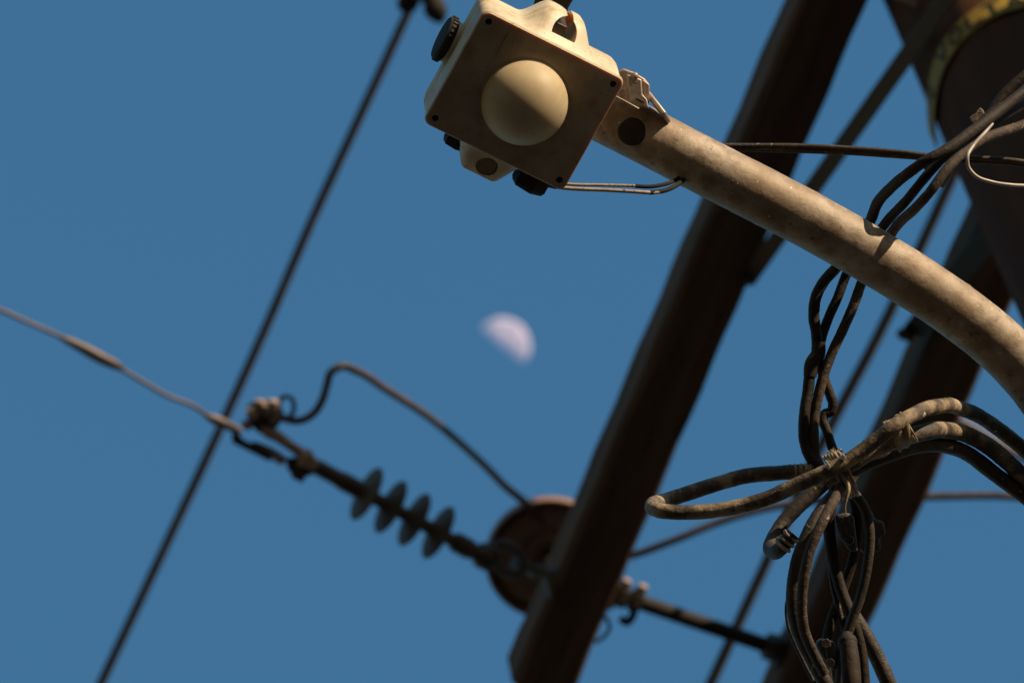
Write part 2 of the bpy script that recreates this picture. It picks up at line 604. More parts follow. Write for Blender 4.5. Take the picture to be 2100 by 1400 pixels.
for k in (0, 1):
    t0, t1 = -.244, 1.62
    nm = ('dark wooden crossarm running diagonally through the middle, insulator hanging from its lower end' if k == 0 else
          'dark wooden crossarm at lower right behind the tangle of cables')
    c = on_arm(k, (t0 + t1) / 2)
    arm = bpy.data.objects.new('crossarm', None)
    arm.empty_display_size = .05
    col.objects.link(arm)
    arm.location = c
    arm.rotation_euler = (0, 0, math.atan2(A.y, A.x))
    tag(arm, nm, 'crossarm', 'twin wooden crossarms on the pole')
    L2 = (t1 - t0) / 2
    N_ = 40
    vs, fs = [], []
    ch = .010
    secp = [(-ARM_W / 2 + ch, 0), (ARM_W / 2 - ch * .6, 0), (ARM_W / 2, ch * .6), (ARM_W / 2, ARM_H - ch), (ARM_W / 2 - ch, ARM_H),
            (-ARM_W / 2 + ch, ARM_H), (-ARM_W / 2, ARM_H - ch), (-ARM_W / 2, ch)]
    for i in range(N_ + 1):
        x = -L2 + 2 * L2 * i / N_
        for (yy, zz) in secp:
            vs.append((x + .0, yy + .0012 * math.sin(i * 1.7 + zz * 90 + k), zz + .001 * math.sin(i * 1.1 + yy * 80 + k)))
    ns = len(secp)
    for i in range(N_):
        for q in range(ns):
            fs.append((i * ns + q, i * ns + (q + 1) % ns, (i + 1) * ns + (q + 1) % ns, (i + 1) * ns + q))
    fs += [tuple(range(ns)), tuple(N_ * ns + q for q in range(ns))]
    me = bpy.data.meshes.new('beam')
    me.from_pydata(vs, [], fs)
    me.materials.append(M['wood'])
    bm = bmesh.new(); bm.from_mesh(me)
    bmesh.ops.recalc_face_normals(bm, faces=bm.faces)
    bm.to_mesh(me); bm.free()
    bo = bpy.data.objects.new('beam', me)
    col.objects.link(bo)
    bo.parent = arm

# braces from the arms down to the pole
br1a = PZ(1542, 562, ZA - .006)
br1b = PD(1885, 78, 8.20)
b1 = empty('brace', br1a, 'flat steel brace from the middle crossarm up to the dark pole', 'brace', 'crossarm braces')
ex_ = (br1b - br1a).normalized()
bar('strap', br1a - ex_ * .02, br1b + ex_ * .22, .026, .007, 'steel', b1)
hexa('bolt', PZ(1520, 573, ZA + .01) , PZ(1536, 577, ZA - .012), .0085, 'steel', b1)
br2a = PZ(1876, 676, ZA - .006)
br2b = PD(2150, 330, 8.1)
b2 = empty('brace', br2a, 'flat steel brace on the lower right crossarm, half hidden behind the lamp arm', 'brace', 'crossarm braces')
ex_ = (br2b - br2a).normalized()
bar('strap', br2a - ex_ * .01, br2b, .034, .007, 'iron', b2)
hexa('bolt', PZ(1870, 690, ZA), PZ(1846, 683, ZA - .012), .0095, 'steel', b2)

# double arming bolt between the two crossarms
TB = None
best = 9
for i in range(400):
    t = -.25 + i * .001
    q = on_arm(0, t, ARM_W / 2, .05) - CAM
    d = q.dot(F)
    yy = 700 - q.dot(U) / d * FPX
    if abs(yy - 1213) < best: best, TB = abs(yy - 1213), t
    best = min(best, abs(yy - 1213))
pa = on_arm(0, TB, ARM_W / 2, .05)
pb = on_arm(1, TB, -ARM_W / 2, .05)
db = empty('double_arming_bolt', pa, 'long threaded steel rod with nuts joining the two crossarms near the bottom', 'bolt')
dirb = (pb - pa).normalized()
LB = (pb - pa).length
pts, radii = [], []
nth = 70
for i in range(nth + 1):
    for q, rr in ((0, .0118), (.5, .0132)):
        if i == nth and q: continue
        pts.append(pa + dirb * (LB * (i + q) / nth)); radii.append(rr)
tube_w('rod', pts, .012, 'iron', db, radii=radii, seg=14, sharp=80)
for s0, s1, rr, n_, mt in ((.004, .012, .030, 4, 'steel'), (.012, .032, .019, 6, 'iron'), (.036, .054, .019, 6, 'iron'),
                           (LB - .012, LB - .004, .034, 4, 'steel'), (LB - .034, LB - .012, .022, 6, 'steel')):
    hexa('nut' if n_ == 6 else 'washer', pa + dirb * s0, pa + dirb * s1, rr, mt, db, n_)
for dx, s in ((0, .020), (0, .047)):
    q = pa + dirb * s
    cyl('stud', q + A * .010, q + A * .029, .0082, 'bright_metal', db)
hx = [pa + dirb * .048 - A * .012, pa + dirb * .050 - A * .028, pa + dirb * .045 - A * .039, pa + dirb * .034 - A * .036]
tube_w('hook', [tuple(p) for p in hx], .0065, 'iron', db, sub=6)
tag(tube_px('ground_wire', [(1235, 1262, 8.86), (1246, 1270, 8.85), (1250, 1285, 8.85), (1240, 1303, 8.86), (1222, 1315, 8.88)], 8, 'black_wire'),
    'small black wire loop beside the middle crossarm near its end', 'wire')

# ------------------------------------------------------------------ pin insulator on the crossarm
bestp = None
for i in range(160):
    t = -.20 + i * .002
    for j in range(60):
        z = .17 + j * .004
        q = on_arm(0, t, 0, z) - CAM
        d = q.dot(F)
        e = abs(1050 + q.dot(R) / d * FPX - 1126) + abs(700 - q.dot(U) / d * FPX - 1146)
        if bestp is None or e < bestp[0]: bestp = (e, t, z)
_, TP, ZP = bestp
pr = on_arm(0, TP, 0, ZP)
pin = empty('pin_insulator', on_arm(0, TP, 0, ARM_H), 'round brown bell insulator seen from below beside the middle crossarm', 'insulator')
lathe('bell', pr, UP, [(0, .020), (.022, .020), (.026, .012), (.032, .010), (.038, .014), (.044, .026), (.062, .026), (.074, .022), (.080, .012), (.0845, .004), (.0885, .010),
                       (.0915, .022), (.0955, .012), (.0995, -.003), (.1035, -.002), (.105, .004), (.104, .018), (.092, .05), (.06, .085),
                       (.040, .095), (.034, .105), (.042, .118), (.038, .135), (.02, .142), (0, .142)], 'porcelain', pin, 72, 50)
cyl('pin', on_arm(0, TP, 0, ARM_H - .01), pr + UP * .05, .013, 'steel', pin)
lathe('washer', on_arm(0, TP, 0, ARM_H), UP, [(.0, 0), (.03, 0), (.03, .006), (.0, .006)], 'steel', pin)

# ------------------------------------------------------------------ strain insulator and dead-end clamp
si_a = PD(985, 1140, 8.72)
si = empty('strain_insulator', PD(1110, 1172, 8.86), 'grey rod insulator with four round sheds pulling from the middle crossarm', 'insulator')
pS, pE = PD(640, 952, 8.635), PD(985, 1138, 8.74)
ax = (pE - pS).normalized()
LT = (pE - pS).length


def on_s(x, y):
    """distance along the string nearest to a photo column"""
    best_, bt = 1e9, 0
    for i in range(400):
        t = LT * i / 399
        q = pS + ax * t - CAM
        d_ = q.dot(F)
        e = (1050 + q.dot(R) / d_ * FPX - x) ** 2 + (700 - q.dot(U) / d_ * FPX - y) ** 2
        if e < best_: best_, bt = e, t
    return bt


t1_, t2_ = on_s(738, 1005), on_s(930, 1108)
lathe('end_fitting', pS, ax, [(0, 0), (.010, 0), (.0125, .006), (.0125, t1_ * .55), (.0145, t1_ * .6), (.0145, t1_), (.011, t1_ + .004), (0, t1_ + .004)], 'steel', si, 28)
lathe('core', pS + ax * t1_, ax, [(0, 0), (.0105, 0), (.0105, t2_ - t1_), (0, t2_ - t1_)], 'polymer', si, 28)
for x, y in ((745, 1018), (796, 1042), (845, 1067), (895, 1091)):
    s = on_s(x, y)
    lathe('shed', pS + ax * (s - .010), ax, [(.011, -.004), (.016, .004), (.030, .0085), (.0435, .011), (.0450, .0125), (.0435, .0142), (.028, .0165), (.016, .022), (.011, .027)], 'polymer', si, 56, 60)
lathe('end_fitting', pS + ax * t2_, ax, [(0, 0), (.014, 0), (.016, .004), (.016, .03), (.0135, .034), (.0135, LT - t2_ - .006), (.019, LT - t2_), (.019, LT - t2_ + .014), (0, LT - t2_ + .016)], 'steel', si, 28)
prism_px('clevis', [(968, 1122), (990, 1112), (1018, 1122), (1030, 1140), (1020, 1156), (1000, 1166), (975, 1162), (966, 1144)], 8.735, 8.775, 'steel', si, .004)
ring('shackle', PD(1040, 1145, 8.79), UP * .8 + Cc * .3, .021, .0065, 'steel', si, 1.4, dirx=ax)
ring('shackle', PD(1086, 1164, 8.82), A + UP * .4, .020, .0065, 'steel', si, 1.3, dirx=ax)
ring('eye', PD(1112, 1172, 8.85), A + UP * .2 - Cc * .3, .017, .0075, 'steel', si)
cyl('pin', PD(1000, 1112, 8.75), PD(998, 1170, 8.75), .006, 'steel', si)
cyl('eye_bolt', PD(1122, 1176, 8.86), on_arm(0, on_s(0, 0) * 0 + TP + .005, 0, .055), .009, 'steel', si)

dc = empty('dead_end_clamp', PD(560, 900, 8.61), 'sunlit aluminium strain clamp gripping the bare conductor end, bolts on top', 'clamp')
D0 = 8.61
tube_px('keeper', [(534, 876, D0, 12), (546, 884, D0, 24), (566, 893, D0, 25), (592, 911, D0, 22), (618, 929, D0, 24), (640, 948, D0 - .002, 27), (650, 956, D0 - .002, 16)], 22, 'bright_metal', dc)
prism_px('body', [(505, 832), (520, 822), (540, 818), (556, 824), (572, 828), (580, 842), (578, 862), (566, 878), (552, 892), (530, 888), (514, 872), (506, 858)], D0 - .004, D0 + .028, 'steel', dc, .003)
for x, y, x2, y2 in ((512, 836, 524, 856), (532, 820, 534, 842), (561, 820, 560, 846), (548, 828, 548, 850)):
    cyl('bolt', PD(x, y, D0 - .012), PD(x2, y2, D0 - .006), .0082, 'bright_metal', dc)
prism_px('jaw', [(553, 862), (570, 848), (576, 854), (562, 868), (554, 868)], D0 - .016, D0 - .004, 'bright_metal', dc, .001)
ring('ring', PD(587, 834, D0 + .006), F + R * .8, .0165, .0036, 'steel', dc, .95)
prism_px('nut', [(494, 866), (502, 858), (512, 868), (518, 878), (508, 884), (496, 876)], D0 - .012, D0 + .006, 'bright_metal', dc, .002)
prism_px('link_bar', [(474, 886), (490, 890), (498, 900), (556, 930), (560, 942), (552, 946), (500, 920), (476, 908)], D0 + .004, D0 + .024, 'steel', dc, .002)
tube_px('link_plate', [(516, 906, D0 + .016, 6), (530, 911, D0 + .016, 9), (588, 943, D0 + .016, 9), (594, 947, D0 + .016, 5)], 9, 'bright_metal', dc)
prism_px('link_end', [(553, 934), (566, 936), (584, 946), (580, 955), (566, 950)], D0 - .004, D0 + .01, 'bright_metal', dc, .002)
prism_px('clevis', [(588, 938), (606, 936), (640, 958), (644, 972), (622, 980), (600, 976), (586, 958)], D0 + .004, D0 + .03, 'steel', dc, .004)
cyl('bolt', PD(632, 927, D0 - .014), PD(620, 950, D0 + .004), .0085, 'bright_metal', dc)
hexa('nut', PD(614, 972, D0 + .012), PD(608, 984, D0 + .012), .011, 'steel', dc)
tube_px('ferrule', [(420, 850, 8.56, 9), (432, 856, 8.565, 18), (470, 873, 8.58, 20), (492, 884, 8.59, 17)], 18, 'wire', dc)

cw = empty('conductor_wire', PD(420, 850, 8.56), 'bare conductor coming from the left edge to the clamp, with a thicker splice', 'wire')
tube_px('strand', [PX(PD(-700, 330, 8.19) + (PD(-700, 330, 8.19) - PD(0, 635, 8.42)).normalized() * 14 + V((0, 0, .3))), (-700, 330, 8.19), (-250, 525, 8.34), (0, 635, 8.42), (65, 664, 8.44), (128, 692, 8.46), (250, 757, 8.50), (300, 787, 8.515), (345, 812, 8.53), (392, 830, 8.545), (428, 853, 8.56)], 9.5, 'wire', cw)
tube_px('splice', [(120, 689, 8.457, 9), (135, 696, 8.46, 15), (165, 711, 8.472, 22), (215, 738, 8.488, 24), (244, 752, 8.498, 17), (254, 759, 8.50, 9)], 20, 'wire', cw)
tag(tube_px('jumper_wire', [(565, 848, 8.61), (590, 860, 8.61), (615, 862, 8.61), (640, 850, 8.615), (660, 822, 8.62), (670, 790, 8.625), (678, 764, 8.63), (700, 751, 8.64),
                            (730, 760, 8.66), (790, 797, 8.72), (870, 848, 8.82), (940, 905, 8.95), (1000, 960, 9.08), (1040, 1000, 9.16), (1074, 1027, 9.20),
                            (1110, 1065, 9.26), (1180, 1120, 9.28), (1250, 1148, 9.25), (1300, 1137, 9.22), (1380, 1108, 9.2), (1480, 1068, 9.2), (1570, 1042, 9.2),
                            (1660, 1028, 9.2), (1780, 1021, 9.2), (1900, 1018, 9.2), (2040, 1016, 9.2), (2200, 1022, 9.2), PX(on_arm(1, .35, .05, .33)), PX(on_arm(1, .62, .02, .20)), PX(on_arm(1, .66, 0, .11))], 17, 'wire'),
    'bent jumper wire arching from the clamp over the bell insulator to the right', 'wire')

# ------------------------------------------------------------------ far wires
tag(tube_px('overhead_wire', [(16920, -34750, 11), (1080, -510, 11), (845, 8, 11), (740, 235, 11), (640, 452, 11), (545, 672, 11), (470, 838, 11), (340, 1118, 11), (205, 1405, 11), (-20, 1890, 11), (-11000, 25800, 11)], 20, 'black_wire'),
    'straight dark wire crossing the left side of the sky diagonally', 'wire', 'straight dark wires')
tag(tube_px('overhead_wire', [(17800, -34000, 10.2), (2200, -170, 10.2), (1960, 350, 10.2), (1800, 690, 10.2), (1700, 880, 10.2), (1560, 1178, 10.2), (1458, 1400, 10.2), (1300, 1740, 10.2), (-9900, 25800, 10.2)], 23, 'black_wire'),
    'straight dark wire between the two crossarms on the right', 'wire', 'straight dark wires')
sp = empty('wire_clamp', PD(860, -5, 10.9), 'dark blurred clamp with hanging lug at the top edge', 'clamp')
lathe('grip', PD(858, -34, 10.9), PD(828, 22, 10.9) - PD(858, -34, 10.9), [(0, 0), (.018, 0), (.022, .01), (.020, .05), (.012, .062), (0, .064)], 'dark_plastic', sp, 24)
tube_px('lug', [(870, -10, 10.88, 30), (886, 2, 10.88, 40), (892, 18, 10.88, 48), (900, 34, 10.88, 38), (906, 47, 10.88, 14)], 30, 'dark_plastic', sp)
bar('link', PD(846, -16, 10.9), PD(884, -4, 10.9), .016, .012, 'dark_plastic', sp)

# ------------------------------------------------------------------ lamp arm (bent galvanised pipe)
PIPE = [(1100, 164, 4.515), (1180, 205, 4.515), (1255, 243, 4.515), (1320, 276, 4.515), (1393, 314, 4.515), (1480, 359, 4.515), (1572, 406, 4.52), (1660, 452, 4.525), (1741, 497, 4.53), (1830, 550, 4.54),
        (1913, 603, 4.55), (1994, 661, 4.56), (2055, 712, 4.57), (2112, 772, 4.58), (2170, 850, 4.59)]
PR = 116 / 2 * 4.53 / FPX
la = empty('lamp_arm', PD(1741, 497, 4.53), 'curved galvanised steel pipe arm carrying the sensor box, stained and mottled', 'lamp arm')
pw = [tuple(PD(*p)) for p in PIPE]
tail_dir = V(pw[-1]) - V(pw[-2])
fin = V((PC.x, PC.y, 0)) - V((pw[-1][0], pw[-1][1], 0))
zl = pw[-1][2]
fl = fin.length
fd = fin.normalized()
for s, dz in ((.16, -.10), (.36, -.32), (.56, -.66), (.72, -1.05), (.83, -1.5)):
    s2 = min(s * fl, fl - .17 + .0)
    pw.append((pw[14][0] + fd.x * s2, pw[14][1] + fd.y * s2, zl + dz))
for extra in (-1.9, -2.3):
    pw.append((pw[14][0] + fd.x * (fl - .185), pw[14][1] + fd.y * (fl - .185), zl + extra))
pipe = tube_w('pipe', pw, PR, 'galvanised', la, sub=22, seg=56)
pipe_n = [v.normal.copy() for v in pipe.data.vertices]
for v, vn in zip(pipe.data.vertices, pipe_n):      # pitted zinc, drips and small burrs
    q = v.co.copy()
    v.co = q + vn * (.0003 * noise.noise(q * 40) + .0001 * noise.noise(q * 190) + .0016 * max(0, noise.noise(q * 150 + V((3, 1, 7))) - .58))
e_ax = (PD(1393, 314, 4.515) - PD(1255, 243, 4.515)).normalized()
gx = PD(1294, 273, 4.515)
side = (-F + U * .05 - R * .05)
side = (side - e_ax * side.dot(e_ax)).normalized()
lathe('grommet', gx + side * (PR - .004), side, [(0, 0), (.0112, 0), (.0112, .0035), (.0100, .0048), (.006, .0052), (0, .0053)], 'iron', la, 36)
for zz in (-1.95, -2.25):
    c_ = V((pw[14][0] + fd.x * (fl - .185), pw[14][1] + fd.y * (fl - .185), zl + zz))
    box('pole_clamp', c_ + fd * .0, fd, fd.cross(UP), UP, .055, .10, .05, 'bracket_metal', la, .004)

# bracket that clamps the sensor onto the pipe
bk = empty('mounting_bracket', PD(1310, 190, 4.49), 'small folded metal bracket with a rivet on the lamp arm beside the sensor box', 'bracket')
prism_px('back_box', [(1262, 150), (1278, 140), (1300, 148), (1322, 161), (1332, 173), (1332, 207), (1326, 226), (1290, 214), (1262, 200)], 4.50, 4.53, 'bright_metal', bk, .0015)
prism_px('plate', [(1285, 152), (1316, 163), (1318, 194), (1327, 203), (1331, 223), (1293, 208), (1288, 178)], 4.478, 4.4985, 'bracket_metal', bk, .0012)
prism_px('flange', [(1317.6, 163), (1332.5, 174), (1331.5, 209), (1327.5, 202), (1319.6, 194)], 4.484, 4.4985, 'bright_metal', bk, .001)
lathe('rivet', PD(1302, 156, 4.4785), -F, [(0, 0), (.003, 0), (.0028, .0012), (.002, .0024), (.001, .003), (0, .0031)], 'bright_metal', bk, 20)
prism_px('slot', [(1303, 201), (1309, 203), (1318, 207.5), (1322, 211.5), (1316, 211), (1307, 206.5)], 4.4774, 4.4782, 'dark_plastic', bk, 0)
bar('stay', PD(1333, 198, 4.50), PD(1368, 243, 4.49), .004, .02, 'bracket_metal', bk)

# ------------------------------------------------------------------ photocell sensor box
BD = 4.40
O = PD(1075, 208, BD)
EX = PZ(1277, 163, O.z) - PZ(993, 20, O.z)
EX2 = PZ(1157, 395, O.z) - PZ(873, 255, O.z)
EX = (EX + EX2); EX.z = 0; EX.normalize()
EY = V((-EX.y, EX.x, 0))
if (PZ(873, 255, O.z) - PZ(993, 20, O.z)).dot(EY) < 0: EY = -EY
HX, HY = .0616, .0505
ph = empty('photocell_sensor', O, 'cream plastic light sensor box with a round dome on its underside', 'light sensor')


def Bp(x, y, z):
    return O + EX * x + EY * y + UP * z


def sm(e0, e1, x):
    t = max(0, min(1, (x - e0) / (e1 - e0)))
    return t * t * (3 - 2 * t)


def perim(hx, hy, r, nc=6, nl=44, ns=24):
    pts = []
    for cx, cy, a0 in ((hx - r, -hy + r, -90), (hx - r, hy - r, 0), (-hx + r, hy - r, 90), (-hx + r, -hy + r, 180)):
        for i in range(nc + 1):
            a = math.radians(a0 + 90 * i / nc)
            pts.append((cx + r * math.cos(a), cy + r * math.sin(a)))
        nx = {-90: ns, 0: nl, 90: ns, 180: nl}[a0]
        x, y = pts[-1]
        if a0 == -90: ex_, ey_ = hx, hy - r
        elif a0 == 0: ex_, ey_ = -hx + r, hy
        elif a0 == 90: ex_, ey_ = -hx, -hy + r
        else: ex_, ey_ = hx - r, -hy
        for i in range(1, nx):
            pts.append((x + (ex_ - x) * i / nx, y + (ey_ - y) * i / nx))
    return pts


def boss(x, x0, flat, width):
    return 1 - sm(flat, width, abs(x - x0))


ZH = .074
levels = [(.0042, -.0012), (.0055, 0), (.010, 0), (.014, 0), (.019, 0), (.024, 0), (.030, 0), (.0355, 0), (.0362, -.0007), (.0376, -.0007), (.0383, 0), (.044, 0), (.05, -.0005), (.056, -.001), (.062, -.002), (.067, -.005), (.071, -.010), (ZH, -.017)]
pp = perim(HX, HY, .007)
vs, fs = [], []
for z, ins in levels:
    for x, y in pp:
        k_ = 1 + ins / HX
        yy = y * (1 + ins / HY)
        xx = x * k_
        wy = sm(HY - .010, HY - .0005, abs(y))
        if y < 0:
            yy -= wy * .0185 * boss(x, .004, .012, .033) * sm(.003, .034, z)
        else:
            yy += wy * .0235 * boss(x, .000, .0125, .030) * sm(.003, .020, z) * (1 - .5 * sm(.05, .07, z))
        vs.append(Bp(xx, yy, z))
n = len(pp)
for i in range(len(levels) - 1):
    for k in range(n):
        k2 = (k + 1) % n
        fs.append((i * n + k, i * n + k2, (i + 1) * n + k2, (i + 1) * n + k))
fs += [tuple(range(n)), tuple((len(levels) - 1) * n + k for k in range(n))]
hs = mesh_obj('housing', vs, fs, 'plastic', ph, True, sharp=50)


def cut(target, cutter):
    md = target.modifiers.new('cut', 'BOOLEAN')
    md.operation = 'DIFFERENCE'
    md.solver = 'EXACT'
    md.object = cutter
    dg = bpy.context.evaluated_depsgraph_get()
    dg.update()
    nm = bpy.data.meshes.new_from_object(target.evaluated_get(dg))
    target.modifiers.clear()
    target.data = nm
    bpy.data.objects.remove(cutter)
    nm.set_sharp_from_angle(angle=math.radians(40))


YB = -(HY + .0078)
c1 = lathe('cutter', Bp(.005, YB, .014), UP, [(0, 0), (.0103, 0), (.0103, .052), (0, .052)], 'plastic', ph, 32)
cut(hs, c1)
c2 = box('cutter', Bp(.0065, YB - .012, .055), EX, EY, UP, .0055, .03, .08, 'plastic', ph, 0)
cut(hs, c2)
c3 = lathe('cutter', Bp(.002, HY + .0125, -.01), UP, [(0, 0), (.0088, 0), (.0088, .034), (0, .034)], 'plastic', ph, 32)
cut(hs, c3)
box('latch_screw', Bp(.002, YB + .002, .044), EX, EY, UP, .0105, .0105, .034, 'steel', ph, .001)
lathe('knockout', Bp(.002, HY + .0125, .0238), -UP, [(0, 0), (.0085, 0), (.0085, .0055), (.0075, .0065), (.006, .0052), (0, .0052)], 'shaded_plastic', ph, 28)

# lid: plate with a soft collar rising to the dome, screw wells at the corners
lp = perim(HX + .0006, HY + .0006, .006, 6, 40, 32)
vs, fs = [], []
rings_ = [(1, .0040), (1.0, .0022), (.994, .0006), (.985, 0)]
for sc, z in rings_:
    for x, y in lp:
        vs.append(Bp(x * sc, y * sc, z))
n = len(lp)
DR = .0340
for q in range(1, 11):
    t = q / 10
    for x, y in lp:
        rr = math.hypot(x, y)
        r0 = rr * .985
        r1 = r0 + (DR - .002 - r0) * t
        z = -.0016 * sm(DR + .014, DR, r1)
        vs.append(Bp(x / rr * r1, y / rr * r1, z))
tot = len(rings_) + 10
for i in range(tot - 1):
    for k in range(n):
        k2 = (k + 1) % n
        fs.append((i * n + k, i * n + k2, (i + 1) * n + k2, (i + 1) * n + k))
fs += [tuple(range(n)), tuple((tot - 1) * n + k for k in range(n))]
lid = mesh_obj('lid', vs, fs, 'shaded_plastic', ph, True, sharp=45)
for sx, sy in ((-1, -1), (1, -1), (1, 1), (-1, 1)):
    c_ = lathe('cutter', Bp(sx * (HX - .0068), sy * (HY - .0068), -.01), UP, [(0, 0), (.0027, 0), (.0027, .0125), (0, .0125)], 'plastic', ph, 20)
    cut(lid, c_)
    lathe('screw', Bp(sx * (HX - .0068), sy * (HY - .0068), .0027), -UP, [(0, 0), (.0025, 0), (.0025, .0005), (.0021, .0008), (.0007, .0008), (.0005, .0003), (0, .0003)], 'iron', ph, 18)
# raised moulding marks along the left edge of the lid (worn, not legible)
bar('moulded_line', Bp(-.0365, -.043, -.0003), Bp(-.0365, -.020, -.0003), .0007, .0008, 'shaded_plastic', lid, wdir=EX, bevel=0)
# dome
prof = [(DR, .001), (DR, -.001)]
for i in range(1, 25):
    a = math.pi / 2 * i / 24
    prof.append((DR * math.cos(a), -.001 - .0335 * math.sin(a)))
dome = lathe('dome', O, UP, prof, 'dome_plastic', ph, 64, 80)

ring('dome_rim', O - UP * .0016, UP, DR + .0004, .0011, 'shaded_plastic', ph, seg=64, ms=8)

# rubber plug on the left side and cable glands below
pc_ = Bp(-HX - .001, -.004, .052)
cp = lathe('side_plug', pc_, -EX, [(0, 0), (.0155, 0), (.0155, .002), (.0170, .002), (.0185, .0035), (.0185, .0075), (.0170, .0092), (.012, .0098), (0, .0098)], 'dark_plastic', ph, 40)
lathe('plug_collar', Bp(-HX + .001, -.004, .052), -EX, [(0, 0), (.0172, 0), (.0172, .0045), (.0165, .0052), (0, .0052)], 'plastic', ph, 40)
for i in range(28):
    a = 2 * math.pi * i / 28
    q = pc_ - EX * .0055 + (EY * math.cos(a) + UP * math.sin(a)) * .0186
    box('knurl', q, EX, (EY * -math.sin(a) + UP * math.cos(a)), (EY * math.cos(a) + UP * math.sin(a)), .004, .002, .0014, 'dark_plastic', cp, 0)
hexa('cable_gland', Bp(.0405, HY - .004, .026), Bp(.0405, HY + .0170, .026), .0150, 'dark_plastic', ph)
hexa('cable_gland', Bp(-.024, HY - .006, .040), Bp(-.024, HY + .0165, .040), .0105, 'dark_plastic', ph)
cyl('stub', Bp(.054, HY - .003, .014), Bp(.054, HY + .004, .014), .006, 'dark_plastic', ph)

st = empty('hanger_strap', PD(1140, 30, 4.50), 'dark metal strap rising behind the notch of the sensor box', 'strap')
prism_px('strap', [(1150, 70), (1166, 15), (1205, -50), (1290, -190), (1180, -190), (1110, -40), (1088, 28), (1100, 60)], 4.515, 4.525, 'dark_plastic', st, .001)

lw = 'lead wires under the sensor box'
lw1 = tag(tube_px('lead_wire', [(1120, 372, 4.46), (1167, 378, 4.462), (1222, 379.5, 4.465), (1270, 380.5, 4.468), (1301, 381.5, 4.47), (1330, 383, 4.474), (1358, 379, 4.482), (1380, 372, 4.495), (1398, 362, 4.505)], 6.6, 'lead'),
    'upper of two thin wires from the sensor box to the lamp arm', 'wire', lw)
lw2 = tag(tube_px('lead_wire', [(1115, 380, 4.45), (1162, 386, 4.453), (1246, 390, 4.456), (1300, 393, 4.46), (1335, 395, 4.464), (1362, 391, 4.473), (1387, 380, 4.488), (1404, 367, 4.503)], 8.2, 'lead'),
    'lower of two thin wires from the sensor box to the lamp arm', 'wire', lw)

tube_px('sleeve', [(1303, 381.6, 4.47), (1330, 383, 4.474), (1358, 379, 4.482), (1380, 372, 4.495), (1398, 362, 4.505)], 8.6, 'sign_black', lw1)
tube_px('sleeve', [(1333, 395, 4.4635), (1362, 391, 4.473), (1387, 380, 4.488), (1404, 367, 4.503)], 10, 'sign_black', lw2)

# ------------------------------------------------------------------ cable tangle
GC = 'cables of the tangle on the right'


def on_pole(k, z):
    """spot on the pole's face towards the street, k metres round from the lamp arm"""
    a = math.atan2(-fd.y, -fd.x) + k
    r = .176 - .0415 * z / (ZA + 1.1) + .006
    return PX(V((PC.x + math.cos(a) * r, PC.y + math.sin(a) * r, z)))


def mid_air(p, q, t, sag):
    """a sagging point between two photo points, off frame"""
    w = PD(*p[:3]).lerp(PD(*q[:3]), t)
    return PX(w - V((0, 0, sag)))


def to_pole(p, k, z, sag=.12):
    q = on_pole(k, z)
    return [mid_air(p, q, .3, sag * .8), mid_air(p, q, .65, sag), q]


def cable(name, pts, th, mat, label, cat='cable', grp=GC, **k):
    k['seg'] = 24
    k.setdefault('lump', .055 if mat == 'cable_dirty' else .045)
    return tag(tube_px(name, pts, th, mat, sub=10, **k), label, cat, grp)


cable('hanging_cable', to_pole((2160, 150, 4.6), 0.3, 6.35)[::-1] + [(2160, 150, 4.6), (2110, 180, 4.58), (2060, 220, 4.56), (1990, 272, 4.53), (1933, 312, 4.515), (1900, 329, 4.513), (1867, 352, 4.52), (1827, 385, 4.54), (1799, 417, 4.558), (1786, 450, 4.57),
                        (1752, 500, 4.595), (1717, 547, 4.593), (1690, 577, 4.591), (1674, 607, 4.590), (1669, 647, 4.590), (1675, 690, 4.589), (1674, 727, 4.588), (1664, 752, 4.586),
                        (1657, 800, 4.584), (1649, 860, 4.580), (1650, 905, 4.580), (1662, 938, 4.577), (1684, 962, 4.574), (1705, 985, 4.573)], 23, 'cable_black',
      'leftmost dark cable hanging behind the lamp arm, bulging left below it', wob=.03)
cable('hanging_cable', to_pole((2160, 190, 4.63), 0.1, 6.3)[::-1] + [(2160, 190, 4.63), (2110, 210, 4.6), (2050, 243, 4.57), (1970, 292, 4.54), (1923, 335, 4.53), (1893, 369, 4.53), (1860, 410, 4.54), (1824, 448, 4.562), (1790, 492, 4.575), (1737, 560, 4.598),
                        (1719, 607, 4.596), (1697, 657, 4.595), (1683, 702, 4.594), (1680, 740, 4.593), (1690, 775, 4.591), (1702, 809, 4.590), (1708, 829, 4.590), (1703, 845, 4.590), (1692, 848, 4.590), (1688, 858, 4.589),
                        (1696, 884, 4.586), (1706, 916, 4.583), (1718, 950, 4.580)], 20, 'cable_black', 'dark cable with a kink below the lamp arm, between two straighter cables', wob=.03)
cable('hanging_cable', to_pole((2160, 230, 4.61), -0.1, 6.25)[::-1] + [(2160, 230, 4.61), (2110, 252, 4.59), (1990, 302, 4.535), (1940, 349, 4.515), (1907, 394, 4.512), (1877, 427, 4.525), (1840, 462, 4.552), (1803, 517, 4.57), (1768, 577, 4.591),
                        (1750, 627, 4.590), (1728, 677, 4.589), (1707, 722, 4.588), (1690, 767, 4.586), (1677, 817, 4.584), (1671, 851, 4.583), (1669, 894, 4.580), (1672, 935, 4.580), (1690, 968, 4.577)], 21, 'cable_rust',
      'rusty brown cable nearest the pole hanging straight below the lamp arm', wob=.03)
tag(tube_px('cable_sleeve', [(1680, 700, 4.588, 26), (1677, 727, 4.588, 30), (1665, 746, 4.586, 30), (1661, 772, 4.585, 27)], 28, 'dark_plastic'),
    'black tape sleeve joining two hanging cables below the lamp arm', 'sleeve')

